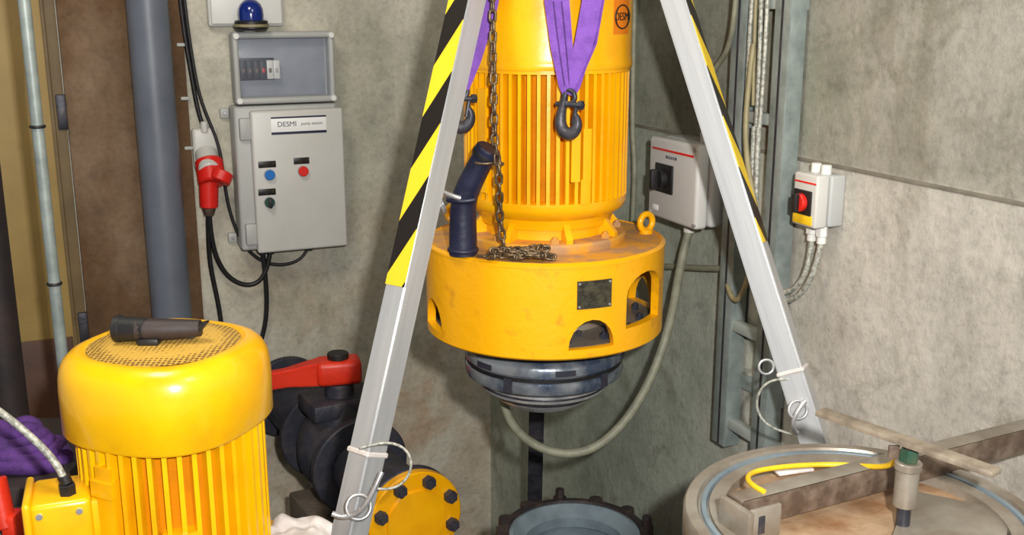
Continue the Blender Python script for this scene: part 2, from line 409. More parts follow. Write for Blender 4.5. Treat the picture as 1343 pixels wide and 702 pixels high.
for i,(s,z) in enumerate(((.675,2.28),(1.02,2.28),(.675,2.05),(1.02,2.05))):
    cyl(g,'cover_screw_%d'%i,pL(s,.108,z),pL(s,.120,z),.011,'whiteplastic',16)

g=grp('beacon_lamp',pL(.965,.085,2.34))
cyl(g,'foot',pL(.965,.085,2.295),pL(.965,.085,2.302),.024,'boxgrey',32)
cyl(g,'base',pL(.965,.125,2.302),pL(.965,.125,2.335),.058,'black',40)
cyl(g,'rim',pL(.965,.125,2.312),pL(.965,.125,2.322),.062,'tan',40)
lathe(g,'dome',[(.044,0),(.045,.02),(.043,.04),(.036,.056),(.024,.068),(.010,.074),(0,.075)],'blue',Matrix.Translation(pL(.965,.125,2.335)),40)
g=grp('junction_box',pL(.98,.03,2.42))
wbox(g,'body','L',.83,1.10,0,.04,2.312,2.56,'whiteplastic',.010,3)
wbox(g,'lid','L',.838,1.092,.04,.052,2.32,2.552,'whiteplastic',.006,3)

g=grp('power_socket',pL(1.14,.05,1.8))
wbox(g,'backplate','L',1.095,1.185,0,.035,1.80,1.95,'greyplastic',.012,3)
cyl(g,'inlet',pL(1.14,.03,1.935),pL(1.14,.03,1.975),.014,'greyplastic',16)
cyl(g,'socket_collar',pL(1.14,.025,1.86),pL(1.14,.10,1.80),.040,'greyplastic',32)
cyl(g,'plug_head',pL(1.135,.055,1.835),pL(1.135,.105,1.755),.050,'red',32)
cyl(g,'plug_flap',pL(1.095,.12,1.80),pL(1.115,.13,1.765),.040,'red',24)
cyl(g,'plug_body',pL(1.143,.085,1.80),pL(1.15,.085,1.665),.036,'red',32,r2=.033)
cyl(g,'plug_tail',pL(1.15,.085,1.67),pL(1.151,.085,1.635),.027,'rust',24,r2=.018)
g=grp('wall_cables',pL(1.0,.03,1.4))
tube(g,'cable_a',[pL(s,n,z) for s,n,z in ((1.185,.03,2.7),(1.18,.03,2.4),(1.165,.03,2.2),(1.15,.03,2.05),(1.10,.04,1.92),(1.085,.05,1.82),(1.08,.05,1.66),(1.04,.05,1.52),(.98,.05,1.44),(.89,.06,1.405),(.80,.06,1.43),(.785,.06,1.48))],.006,'black')
tube(g,'cable_b',[pL(s,n,z) for s,n,z in ((1.15,.085,1.65),(1.15,.07,1.55),(1.13,.05,1.43),(1.06,.05,1.35),(.98,.05,1.34),(.945,.06,1.40),(.93,.06,1.48))],.009,'black')
tube(g,'cable_c',[pL(s,n,z) for s,n,z in ((1.153,.085,1.65),(1.16,.05,1.5),(1.15,.04,1.38),(1.125,.03,1.25),(1.12,.03,1.0),(1.12,.03,.3))],.009,'black')
tube(g,'cable_d',[pL(s,n,z) for s,n,z in ((.96,.06,1.48),(.95,.05,1.35),(.952,.04,1.22),(.975,.03,1.12),(1.03,.03,.98),(1.05,.03,.3))],.009,'black')
tube(g,'cable_e',[pL(s,n,z) for s,n,z in ((1.20,.03,2.7),(1.195,.03,2.35),(1.17,.03,2.15),(1.16,.03,2.0),(1.14,.03,1.95))],.008,'black')
for i,z in enumerate((2.25,2.06,1.88)): wbox(g,'clip_%d'%i,'L',1.185,1.215,.0,.035,z-.006,z+.006,'boxgrey',.002)

# ---------------------------------------------------------------- right wall
g=grp('isolator_switch_box',pR(1.6,.06,1.92))
wbox(g,'body','R',1.485,1.728,0,.080,1.812,2.035,'boxgrey',.010,3)
wbox(g,'lid','R',1.472,1.718,.080,.120,1.808,2.034,'greyplastic',.010,3)
wbox(g,'stripe','R',1.49,1.70,.1195,.1212,2.000,2.006,'red',.0004)
wbox(g,'knob_plate','R',1.515,1.605,.120,.126,1.885,1.965,'black',.003)
cyl(g,'knob',pR(1.56,.126,1.925),pR(1.56,.145,1.925),.027,'black',28)
wbox(g,'knob_grip','R',1.553,1.567,.143,.167,1.897,1.953,'black',.004)
wbox(g,'knob_mark','R',1.53,1.545,.126,.129,1.915,1.925,'red',.001)
wbox(g,'label','R',1.50,1.53,.120,.1212,1.83,1.845,'white',.0004)
text(g,'label_text','ISOLATOR',.012,'ink',dR,Z,pR(1.59,.1208,1.985))
for i,s in enumerate((1.66,1.70)): cyl(g,'top_gland_%d'%i,pR(s,.06,2.03),pR(s,.06,2.062),.015,'greyplastic',16)
cyl(g,'bottom_gland',pR(1.60,.06,1.81),pR(1.60,.06,1.775),.016,'greyplastic',16)
for i,(s,z) in enumerate(((1.485,1.82),(1.71,1.82),(1.485,2.022),(1.705,2.022))): cyl(g,'screw_%d'%i,pR(s,.115,z),pR(s,.122,z),.006,'steel',10)

g=grp('emergency_switch_box',pR(2.1,.05,1.95))
wbox(g,'body','R',2.068,2.150,0,.042,1.892,2.013,'boxgrey',.006,3)
wbox(g,'lid','R',2.060,2.144,.042,.078,1.890,2.014,'greyplastic',.006,3)
wbox(g,'stripe','R',2.064,2.140,.0775,.0792,1.992,1.996,'red',.0003)
wbox(g,'knob_plate','R',2.068,2.130,.078,.083,1.918,1.976,'black',.002)
wbox(g,'yellow_plate','R',2.068,2.134,.0775,.0815,1.896,1.918,'yelcable',.001)
cyl(g,'knob',pR(2.100,.083,1.947),pR(2.100,.096,1.947),.021,'red',24)
wbox(g,'knob_grip','R',2.093,2.107,.094,.108,1.926,1.968,'black',.003)
for i,s in enumerate((2.085,2.120)):
    cyl(g,'top_gland_%d'%i,pR(s,.035,2.012),pR(s,.035,2.034),.012,'whiteplastic',16)
    cyl(g,'bottom_gland_%d'%i,pR(s,.035,1.892),pR(s,.035,1.865),.014,'whiteplastic',6)
    cyl(g,'bottom_nut_%d'%i,pR(s,.035,1.865),pR(s,.035,1.848),.011,'whiteplastic',16)

g=grp('cable_ladder',pR(1.87,.03,2))
for nm,a,b in (('rail_a',1.753,1.812),('rail_b',1.926,1.984)):
    wbox(g,nm+'_web','R',a,b,.054,.058,1.215,H,'galv',.001)
    wbox(g,nm+'_flange_in','R',a,a+.004,.010,.056,1.215,H,'galv',.001)
    wbox(g,nm+'_flange_out','R',b-.004,b,.010,.056,1.215,H,'galv',.001)
    wbox(g,nm+'_groove','R',(a+b)/2-.004,(a+b)/2+.004,.0575,.059,1.215,H,'darksteel',.0003)
z=1.284
i=0
while z<H:
    wbox(g,'rung_%d'%i,'R',1.80,1.94,.026,.052,z-.014,z+.014,'galvlight',.003); z+=.278; i+=1
for i,z in enumerate((1.4,2.4,3.4)): wbox(g,'standoff_%d'%i,'R',1.76,1.98,0,.012,z-.02,z+.02,'galv',.002)
g=grp('ladder_cables',pR(1.87,.07,2))
for i,(s,r_,mm) in enumerate(((1.845,.006,'whitecable'),(1.862,.005,'tan'),(1.880,.006,'whitecable'),(1.898,.0055,'whitecable'))):
    tube(g,'run_%d'%i,[pR(s+.006*math.sin(j*1.7+i),.064+.004*math.cos(j*2+i),3.9-j*.25) for j in range(9 if i>1 else 8)],r_,mm)
tube(g,'pair_a',[pR(s,n,z) for s,n,z in ((2.085,.035,1.85),(2.09,.04,1.77),(2.05,.05,1.71),(1.99,.07,1.70),(1.93,.075,1.76),(1.905,.070,1.9),(1.898,.066,2.1))],.007,'whitecable')
tube(g,'pair_b',[pR(s,n,z) for s,n,z in ((2.12,.035,1.85),(2.115,.045,1.76),(2.06,.05,1.69),(1.99,.07,1.675),(1.92,.075,1.74),(1.885,.070,1.9),(1.880,.066,2.1))],.007,'whitecable')
tube(g,'loop',[pR(s,n,z) for s,n,z in ((1.862,.068,2.3),(1.85,.075,2.15),(1.88,.09,2.02),(1.95,.10,1.92),(1.97,.10,1.82),(1.92,.09,1.72),(1.86,.075,1.62),(1.80,.065,1.66),(1.74,.03,1.69))],.007,'tan')
tube(g,'arch',[pR(s,n,z) for s,n,z in ((1.80,.08,2.6),(1.80,.08,2.4),(1.77,.07,2.29),(1.70,.05,2.25),(1.64,.05,2.2),(1.65,.05,2.12),(1.66,.055,2.06))],.007,'hose')
tube(g,'thin_grey',[pR(s,n,z) for s,n,z in ((1.20,.02,2.9),(1.19,.02,2.05),(1.235,.03,1.97),(1.245,.03,1.85),(1.235,.03,1.74),(1.23,.03,1.5))],.008,'hose')
tube(g,'branch',[pR(s,n,z) for s,n,z in ((1.30,.03,1.60),(1.45,.03,1.645),(1.6,.03,1.665),(1.75,.03,1.705),(1.80,.03,1.705))],.009,'hose')

# ---------------------------------------------------------------- tripod
A=Vector((.095,2.72,3.26))
g=grp('tripod_hoist',A)
def leg(nm,foot,xh,w,tape_face,t_end,matn='alu'):
    foot=Vector(foot); Ln=(foot-A).length; mw=zframe(A,foot,xh)
    bm=bmesh.new(); bmesh.ops.create_cube(bm,size=1); bmesh.ops.scale(bm,vec=(w,w,Ln),verts=bm.verts); bmesh.ops.translate(bm,vec=(0,0,Ln/2),verts=bm.verts)
    bmesh.ops.bevel(bm,geom=bm.edges[:],offset=.004,segments=2,affect='EDGES')
    fin(bm,nm,matn,g,mw)
    if tape_face:
        ax,sg=tape_face; bm=bmesh.new(); bmesh.ops.create_cube(bm,size=1)
        sz=(.0015,w*.94,t_end) if ax=='x' else (w*.94,.0015,t_end)
        bmesh.ops.scale(bm,vec=sz,verts=bm.verts)
        off=(sg*(w/2+.0006),0,t_end/2+.05) if ax=='x' else (0,sg*(w/2+.0006),t_end/2+.05)
        bmesh.ops.translate(bm,vec=off,verts=bm.verts)
        fin(bm,nm+'_tape','tape',g,mw,False)
    cyl(g,nm+'_foot',foot,foot-Z*.03,.055,'black',24)
    return mw,Ln
fL=A+(Vector((-.352,2.1,1.28))-A)*(3.23/1.98)
mwL,LL=leg('leg_a',fL,(.78,-.63,0),.060,('y',1),1.525)
fR=A+(Vector((.668,2.2,1.462))-A)*(2.09/1.798)
mwR,LR=leg('leg_b',fR,(.9,-.436,0),.056,('x',1),1.46)
mwB,LB=leg('leg_c',(.075,3.62,.03),(1,0,0),.05,None,0,'darksteel')
cyl(g,'head_plate',A-Z*.03,A+Z*.07,.11,'galv',40)
cyl(g,'hoist_body',A-Z*.22,A-Z*.03,.065,'redpaint',32)
torus(g,'hoist_hook',A-Z*.25,.03,.008,'steel',Matrix.Rotation(math.pi/2,4,'X'))
def legpt(mw,x,y,z): return mw@Vector((x,y,z))
def band(nm,mw,zc,w,m='whiteplastic',h=.012):
    bm=bmesh.new(); bmesh.ops.create_cube(bm,size=1); bmesh.ops.scale(bm,vec=(w+.006,w+.006,h),verts=bm.verts); bmesh.ops.translate(bm,vec=(0,0,zc),verts=bm.verts)
    bmesh.ops.bevel(bm,geom=bm.edges[:],offset=.003,segments=1,affect='EDGES'); return fin(bm,nm,m,g,mw)
zL=(Vector((-.31,2.16,1.42))-A).length-.055
band('band_a',mwL,zL+.03,.060,'cloth',.012)
band('band_b',mwR,1.80,.056,'cloth',.010)
P1=legpt(mwL,.035,.035,zL+.09)
torus(g,'ring_a',P1+Vector((-.005,-.02,-.045)),.026,.004,'steel',Matrix.Rotation(1.2,4,'X')@Matrix.Rotation(.3,4,'Y'))
tube(g,'pin_a',[P1+Vector(v) for v in ((.045,-.01,.03),(.03,-.03,.0),(.01,-.03,-.05),(-.03,-.03,-.07),(-.06,-.03,-.055))],.006,'steel')
tube(g,'wire_a',[P1+Vector(v) for v in ((.02,0,-.01),(.06,0,-.02),(.10,.01,.0),(.11,.02,.05),(.08,.02,.085),(.04,.01,.09),(.0,.0,.08))],.003,'whitecable')
P2=legpt(mwR,-.005,.032,1.87)
torus(g,'ring_b',P2+Vector((-.0,-.01,-.01)),.020,.0035,'steel',Matrix.Rotation(1.3,4,'X'))
tube(g,'hook_b',[P2+Vector(v) for v in ((.015,-.01,.01),(-.01,-.02,-.01),(-.02,-.02,-.05),(.0,-.02,-.06))],.0055,'steel')
tube(g,'wire_b',[P2+Vector(v) for v in ((-.01,.02,.05),(-.05,.03,.05),(-.08,.04,.02),(-.08,.04,-.04),(-.05,.03,-.07),(0,.02,-.08))],.003,'whitecable')
torus(g,'shackle_b',P2+Vector((-.065,.03,.075)),.016,.003,'steel',Matrix.Rotation(1.4,4,'X'))
box(None,'concrete_plinth',(fR.x+.02,fR.y-.05,(fR.z-.032)/2),(.2,.25,fR.z-.032),'cf',RR,.01)

# ---------------------------------------------------------------- hanging pump
PC=Vector((.085,2.70,0)); px,py=PC.x,PC.y
g=grp('suspended_pump',(px,py,1.8)); pump=g
T=Matrix.Translation((px,py,0))
lathe(g,'fan_cover',[(.196,2.245),(.212,2.245),(.214,2.252),(.2125,2.262),(.2105,2.27),(.2105,2.56),(.205,2.59),(.19,2.605),(.12,2.612),(0,2.612)],'yellow',T,96)
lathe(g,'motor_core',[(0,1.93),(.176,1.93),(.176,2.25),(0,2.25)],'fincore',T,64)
bm=bmesh.new(); nf=56
for i in range(nf):
    a=2*math.pi*i/nf
    r0,r1=.165,.2065
    mt=Matrix.Rotation(a,4,'Z')@Matrix.Translation(((r0+r1)/2,0,0))
    z0,z1=1.925,2.243
    bmesh.ops.create_cube(bm,size=1,matrix=mt@Matrix.Translation((0,0,(z0+z1)/2))@Matrix.Diagonal((r1-r0,.0085,z1-z0,1)))
fin(bm,'cooling_fins','yellow',g,T,False)
lathe(g,'end_shield_upper',[(.165,2.236),(.209,2.236),(.209,2.247),(.165,2.247)],'yellow',T,96)
lathe(g,'lower_shield',[(0,1.86),(.168,1.86),(.176,1.885),(.200,1.90),(.207,1.915),(.207,1.93),(.17,1.935),(0,1.935)],'yellow',T,96)
lathe(g,'neck',[(.158,1.81),(.158,1.865),(.0,1.866)],'yellow_dirty',T,64)
lathe(g,'base_flange',[(0,1.806),(.205,1.806),(.208,1.812),(.208,1.826),(.203,1.832),(.150,1.834),(0,1.834)],'dusty',T,96)
bm=bmesh.new()
for i in range(8):
    a=2*math.pi*(i+.35)/8; F=Matrix.Rotation(a,4,'Z')
    v=[(.15,1.832),(.200,1.832),(.200,1.842),(.172,1.875),(.15,1.88)]
    A1=[bm.verts.new(F@Vector((r,-.008,z))) for r,z in v]; B1=[bm.verts.new(F@Vector((r,.008,z))) for r,z in v]
    bm.faces.new(A1); bm.faces.new(B1)
    for q in range(5): bm.faces.new((A1[q],A1[(q+1)%5],B1[(q+1)%5],B1[q]))
fin(bm,'gussets','yellow',g,T,False)
bolts(g,'flange_bolts',(px,py,1.832),(0,0,1),.188,8,.011,.012,'dusty',.1)
cplate(g,'boss_a',px,py,.17,.2125,15,21,1.985,2.11,'yellow',4)
cplate(g,'boss_b',px,py,.17,.2125,23,29,1.985,2.11,'yellow',4)
cplate(g,'boss_bar',px,py,.17,.211,22,29,1.93,1.99,'yellow',4)
cplate(g,'boss_c',px,py,.17,.213,-52,-44,1.95,2.2,'yellow',4)
cplate(g,'sticker',px,py,.2095,.2115,46,66,2.325,2.415,'orange',8)
for ph,tx,sz,zz in ((56,'DESMI',.026,2.365),):
    f=math.radians(ph); nrm=Vector((math.sin(f),-math.cos(f),0)); xr=Vector((math.cos(f),math.sin(f),0))
    text(g,'sticker_text',tx,sz,'black',xr,Z,Vector((px,py,zz))+nrm*.2124)
    torus(g,'sticker_oval',Vector((px,py,zz))+nrm*.2118,.027,.0018,'black',frame(xr*1.25,Z,-nrm).to_4x4(),32,6)
DR=.308
def drum():
    bm=bmesh.new()
    prof=[(.1,1.790),(.287,1.790),(.287,1.575),(.303,1.575),(.308,1.580),(.308,1.803),(.304,1.808),(.1,1.808)]
    seg=128; rings=[]
    for r,z in prof: rings.append([bm.verts.new((r*math.cos(2*math.pi*i/seg),r*math.sin(2*math.pi*i/seg),z)) for i in range(seg)])
    for a,b in zip(rings,rings[1:]+rings[:1]):
        for i in range(seg): bm.faces.new((a[i],a[(i+1)%seg],b[(i+1)%seg],b[i]))
    return fin(bm,'drum_housing','yellow_dirty',g,T)
dr=drum()
def arch_cutter(phi,z0,z1,w,rtop):
    bm=bmesh.new(); h=z1-z0; n=10
    prof=[(-w/2,z0),(w/2,z0)]
    rx=w/2; rz=min(h,rtop)
    for i in range(n+1):
        a=math.pi*i/n; prof.append((rx*math.cos(a),z1-rz+rz*math.sin(a)))
    f=math.radians(phi); nr=Vector((math.sin(f),-math.cos(f),0)); xr=Vector((math.cos(f),math.sin(f),0))
    A1=[bm.verts.new(nr*.24+xr*x+Z*z) for x,z in prof]; B1=[bm.verts.new(nr*.36+xr*x+Z*z) for x,z in prof]
    bm.faces.new(A1); bm.faces.new(B1)
    for q in range(len(prof)): bm.faces.new((A1[q],A1[(q+1)%len(prof)],B1[(q+1)%len(prof)],B1[q]))
    bmesh.ops.recalc_face_normals(bm,faces=bm.faces[:])
    bmesh.ops.remove_doubles(bm,verts=bm.verts,dist=1e-5)
    me=bpy.data.meshes.new('cut'); bm.to_mesh(me); bm.free(); return me
cuts=[(20,1.600,1.672,.118,.07),(52,1.635,1.765,.15,.05),(-68,1.600,1.675,.115,.07),(112,1.6,1.675,.115,.07),(200,1.6,1.675,.115,.07),(142,1.635,1.765,.15,.05),(232,1.635,1.765,.15,.05)]
cobs=[]
for c_ in cuts:
    o=bpy.data.objects.new('cutter',arch_cutter(*c_)); o.matrix_world=T; col.objects.link(o); cobs.append(o)
    md=dr.modifiers.new('b','BOOLEAN'); md.operation='DIFFERENCE'; md.solver='EXACT'; md.object=o
bpy.context.view_layer.update()
dg=bpy.context.evaluated_depsgraph_get()
nm_=bpy.data.meshes.new_from_object(dr.evaluated_get(dg)); dr.modifiers.clear(); dr.data=nm_
for p in nm_.polygons: p.use_smooth=True
nm_.set_sharp_from_angle(angle=math.radians(30))
for o in cobs: bpy.data.objects.remove(o,do_unlink=True)
lathe(g,'drum_floor',[(.10,1.578),(.285,1.578),(.285,1.600),(.10,1.600)],'stainless',T,96,close=True)
lathe(g,'inner_lantern',[(.0,1.60),(.17,1.60),(.14,1.65),(.13,1.79),(0,1.79)],'stainless',T,64)
bolts(g,'inner_bolts',(px,py,1.600),(0,0,1),.250,16,.011,.012,'castiron',.2)
bolts(g,'inner_bolts_b',(px,py,1.600),(0,0,1),.205,16,.009,.010,'castiron',.4)
lathe(g,'drum_lip',[(.300,1.800),(.3095,1.800),(.3095,1.806),(.300,1.811)],'yellow_dirty',T,128,close=True)
lathe(g,'drum_dirt_ring',[(.208,1.8085),(.296,1.8085),(.296,1.8092),(.208,1.8092)],'dusty',T,96,close=True)
cplate(g,'nameplate',px,py,.3075,.310,12.5,29,1.700,1.768,'plate',10)
for i,f in enumerate((13.5,28)):
    for j,zz in enumerate((1.706,1.762)):
        ff=math.radians(f); q=Vector((px+.310*math.sin(ff),py-.310*math.cos(ff),zz)); cyl(g,'rivet_%d%d'%(i,j),q,q+Vector((math.sin(ff),-math.cos(ff),0))*.002,.003,'steel',8)
torus(g,'lifting_eye',(.352,2.745,1.838),.022,.0085,'yellow',frame((.8,.6,0),(0,0,1),(.6,-.8,0)).to_4x4())
cyl(g,'lifting_eye_base',(.352,2.745,1.806),(.352,2.745,1.820),.018,'yellow',20)
torus(g,'lifting_eye_b',(-.16,2.86,1.838),.022,.0085,'yellow',frame((.8,-.6,0),(0,0,1),(-.6,-.8,0)).to_4x4())
# seal cover (wide flange), wear ring and conical impeller
lathe(g,'seal_neck',[(.10,1.578),(.188,1.578),(.188,1.515),(.10,1.515)],'castiron',T,96)
lathe(g,'seal_cover',[(.12,1.532),(.194,1.532),(.206,1.526),(.212,1.515),(.212,1.498),(.204,1.490),(.202,1.481),(.208,1.476),(.210,1.462),(.206,1.449),(.192,1.440),(.10,1.436)],'sealsteel',T,96)
lathe(g,'o_ring',[(.198,1.494),(.2065,1.490),(.2065,1.481),(.198,1.477)],'black',T,96,close=True)
lathe(g,'wear_ring',[(.10,1.438),(.166,1.438),(.168,1.434),(.166,1.410),(.155,1.404),(.10,1.402)],'steel',T,96)
lathe(g,'wear_ring_groove',[(.160,1.418),(.1685,1.418),(.1685,1.423),(.160,1.423)],'darksteel',T,96,close=True)
lathe(g,'impeller',[(.10,1.404),(.142,1.404),(.138,1.392),(.124,1.376),(.105,1.364),(.080,1.354),(.045,1.347),(0,1.346)],'steel',T,96)
lathe(g,'impeller_band',[(.130,1.386),(.1400,1.392),(.1425,1.399),(.130,1.399)],'darksteel',T,96,close=True)
for i in range(6):
    a=i*60+6; cplate(g,'casting_pad_%d'%i,px,py,.18,.2145,a,a+14,1.500,1.514,'castiron',6)
for i in range(5):
    a=i*72-30; cplate(g,'seal_boss_%d'%i,px,py,.16,.2125,a,a+6,1.452,1.488,'castiron',4)
b=grp('rubber_cable_boot',(-.115,2.5,1.85))
tube(b,'boot',[(-.117,2.49,1.812),(-.117,2.49,1.86),(-.117,2.49,1.92),(-.112,2.485,1.955),(-.092,2.475,2.00),(-.068,2.465,2.045),(-.058,2.46,2.062)],.034,'navy',10,radii=[1.0,.98,.92,.9,.84,.8,.8])
torus(b,'collar',(-.117,2.49,1.824),.032,.006,'navy')
e0,e1=Vector((-.066,2.464,2.047)),Vector((-.052,2.457,2.072)); cyl(b,'end_cap',e0,e1,.031,'navy',28); cyl(b,'end_ring',e0+(e1-e0)*.2,e0+(e1-e0)*.5,.0325,'black',28)
tube(b,'fold',[(-.150,2.468,1.95),(-.12,2.45,1.945),(-.088,2.46,1.95)],.008,'navy')
tube(b,'clamp_bolt',[(-.165,2.44,1.975),(-.145,2.45,1.962),(-.12,2.452,1.955)],.006,'steel')
torus(b,'clamp_ring',(-.165,2.46,1.94),.020,.005,'steel',Matrix.Rotation(1.2,4,'Y'))
cyl(b,'clamp_wing',(-.176,2.44,1.99),(-.158,2.44,1.96),.007,'rust',10)
tube(b,'top_tie',[(-.085,2.44,2.04),(-.06,2.43,2.035),(-.035,2.44,2.045),(-.02,2.45,2.035)],.004,'chain')
c=grp('hoist_chain',(-.04,2.47,2.2))
chain_mesh(c,'chain',[(.05,2.62,3.03),(-.02,2.52,2.7),(-.044,2.465,2.40),(-.04,2.425,2.10),(-.03,2.425,2.02),(-.028,2.45,1.90),(-.018,2.455,1.83),(.0,2.45,1.822)],'chain',pitch=.023,L_=.033,W=.021,wr=.0035)
pile=[(.0,2.45,1.822)]
for i in range(30):
    pile.append((.025+.065*math.cos(i*1.9)+random.uniform(-.015,.015),2.44+.026*math.sin(i*2.3)+random.uniform(-.01,.01),1.822+.014*(i%3)/2))
pile+= [(.07,2.43,1.822),(.10,2.425,1.82)]
chain_mesh(c,'chain_pile',pile,'chain')
chain_mesh(c,'loose_end',[(-.05,2.42,1.824),(-.07,2.43,1.822),(-.08,2.44,1.822)],'chain')
def hook(par,nm,p,m='galv',s=1.0,ang=.5):
    p=Vector(p); cx=Vector((math.cos(ang),-math.sin(ang),0))
    tube(par,nm+'_bow',[p+(cx*x+Z*z)*s for x,z in ((-.010,.03),(-.016,.0),(-.026,-.03),(-.022,-.062),(0,-.074),(.022,-.062),(.028,-.036),(.018,-.022))],.011*s,m,8,radii=[.7,.9,1.2,1.45,1.5,1.3,.9,.5])
    cyl(par,nm+'_pin',p+cx*(-.036*s)+Z*.0,p+cx*(.040*s)+Z*.0,.0065*s,m,16)
    cyl(par,nm+'_nut',p+cx*(.026*s),p+cx*(.038*s),.012*s,m,6)
    torus(par,nm+'_eye',p+Z*.018*s,.016*s,.006*s,m,frame(cx,Z,cx.cross(Z)).to_4x4())
    cyl(par,nm+'_latch',p+(cx*.020+Z*-.005)*s,p+(cx*.012+Z*-.045)*s,.005*s,m,10)
s=grp('lifting_sling',(.12,2.46,2.3))
ribbon(s,'band_a',[(.09,2.60,3.00),(.095,2.52,2.75),(.097,2.465,2.5),(.100,2.452,2.40),(.112,2.450,2.30),(.124,2.450,2.215),(.130,2.452,2.195)],(1,0,0),[.05,.05,.056,.056,.05,.036,.028],'purple',.005)
ribbon(s,'band_b',[(.13,2.60,3.00),(.155,2.52,2.75),(.176,2.455,2.5),(.180,2.448,2.40),(.160,2.446,2.30),(.138,2.446,2.215),(.130,2.448,2.195)],(1,-.2,0),[.05,.05,.05,.048,.042,.034,.028],'purple',.005)
ribbon(s,'band_c',[(.14,2.60,3.00),(.17,2.51,2.75),(.196,2.452,2.5),(.198,2.452,2.41),(.182,2.450,2.31),(.150,2.450,2.23),(.136,2.450,2.20)],(.5,-1,0),[.04,.04,.03,.03,.03,.024,.02],'purple',.004)
for i,dx in enumerate((-.008,.010)):
    tube(s,'seam_%d'%i,[(.100+dx,2.4485,2.40),(.112+dx,2.4465,2.30),(.124+dx*.6,2.4465,2.215)],.0015,'purple_dark')
hook(s,'shackle',(.130,2.448,2.172),'darksteel',.95,.6)
s=grp('lifting_sling.001',(-.1,2.5,2.3))
ribbon(s,'band_a',[(.07,2.62,3.00),(-.0,2.56,2.7),(-.040,2.51,2.48),(-.060,2.50,2.38),(-.092,2.50,2.27),(-.114,2.505,2.205)],(1,0,0),[.05,.05,.052,.05,.042,.03],'purple',.005)
ribbon(s,'band_b',[(.06,2.63,3.00),(-.02,2.60,2.7),(-.062,2.55,2.48),(-.084,2.53,2.38),(-.104,2.52,2.27),(-.118,2.515,2.205)],(1,.5,0),[.04,.04,.04,.036,.03,.025],'purple',.005)
hook(s,'shackle',(-.118,2.505,2.180),'darksteel',.95,-.3)

tube(None,'power_cable_loop',[(.02,2.90,1.45),(-.03,2.86,1.38),(-.03,2.80,1.30),(.02,2.74,1.235),(.12,2.70,1.195),(.23,2.70,1.21),(.33,2.72,1.31),(.40,2.75,1.45),(.445,2.80,1.60),tuple(pR(1.58,.07,1.70)),tuple(pR(1.60,.06,1.78))],.0125,'hose')

# ---------------------------------------------------------------- pump casing below
g=grp('pump_casing',(.175,2.72,.5))
T2=Matrix.Translation((.175,2.72,0))
lathe(g,'casing_body',[(0,.35),(.16,.35),(.24,.45),(.27,.60),(.25,.74),(.20,.82),(.185,.90),(.16,.90),(.17,.80),(.14,.62),(0,.6)],'bluegrey',T2,96)
lathe(g,'casing_flange',[(.168,.905),(.205,.905),(.209,.912),(.209,.955),(.204,.962),(.186,.963),(.184,.955),(.168,.955)],'brown_ring',T2,96,close=True)
lathe(g,'casing_seat',[(.140,.90),(.183,.90),(.183,.957),(.172,.960),(.158,.945),(.140,.93)],'bluegrey',T2,96,close=True)
bm=bmesh.new()
for i in range(12):
    a=2*math.pi*(i+.3)/12
    bmesh.ops.create_cone(bm,cap_ends=True,segments=16,radius1=.022,radius2=.020,depth=.05,matrix=Matrix.Rotation(a,4,'Z')@Matrix.Translation((.207,0,.940)))
    if i%3==0: bmesh.ops.create_cone(bm,cap_ends=True,segments=6,radius1=.014,radius2=.013,depth=.03,matrix=Matrix.Rotation(a,4,'Z')@Matrix.Translation((.209,0,.975)))
fin(bm,'casing_lugs','brown_ring',g,T2)
for i in range(4):
    a=i*math.pi/2+.7; q=Vector((.175+.2*math.cos(a),2.72+.2*math.sin(a),0)); cyl(g,'support_%d'%i,q,q+Z*.5,.03,'bluegrey',16)

# ---------------------------------------------------------------- valve and discharge pipe
ax=Vector((.5,-.866,0)).normalized(); F0=Vector((-.287,2.9,.905)); on=lambda t,z=0:F0-ax*t+Z*z
g=grp('wall_pipe_stub',on(1.0))
cyl(g,'pipe',on(.782),on(1.30),.11,'castiron',48)
cyl(g,'wall_collar',on(1.16),on(1.19),.16,'castiron',48)
g=grp('discharge_pipe',F0)
cyl(g,'pipe',on(.03),on(.418),.105,'castiron',48)
cyl(g,'flange_pipe',on(.028),on(.06),.150,'castiron',48)
cyl(g,'blind_flange',on(.026),on(-.006),.150,'yellow',64)
cyl(g,'blind_boss',on(-.004),on(-.012),.095,'yellow',64)
bolts(g,'flange_bolts',on(-.006),ax,.122,8,.021,.022,'castiron',.45)
bolts(g,'flange_nuts',on(.06),-ax,.122,8,.018,.022,'castiron',.45)
lathe(g,'pipe_saddle',[(.05,0),(.05,.02),(.035,.04),(.035,.80)],'castiron',Matrix.Translation(on(.25,-.905)),24)
g=grp('gate_valve',on(.6))
cyl(g,'flange_a',on(.42),on(.455),.165,'castiron',48)
cyl(g,'flange_b',on(.745),on(.78),.165,'castiron',48)
lathe(g,'body',[(.11,0),(.125,.04),(.15,.12),(.155,.145),(.15,.17),(.125,.25),(.11,.29)],'castiron',zframe(on(.455),on(.745)),48)
bolts(g,'bolts_a',on(.455),-ax,.138,8,.018,.02,'darksteel',.2)
cyl(g,'bonnet_lower',on(.6,.08),on(.6,.20),.10,'castiron',32,r2=.085)
Rv=frame(ax.cross(Z),ax,Z).to_3x3()
box(g,'bonnet_block',on(.6,.17),(.24,.17,.06),'castiron',Rv,.01)
cyl(g,'stem_box',on(.6,.19),on(.6,.242),.05,'castiron',24)
hd=grp('valve_lever',on(.6,.3))
kp=on(.6,.285)
box(hd,'hub',kp,(.15,.10,.085),'redpaint',Matrix.Rotation(.25,3,'Z'),.018,3)
cyl(hd,'hub_cap',kp+Z*.04,kp+Z*.062,.036,'black',28)
bmx=bmesh.new(); S0=kp+Vector((-.05,-.012,0)); S1=kp+Vector((-.42,-.13,-.03))
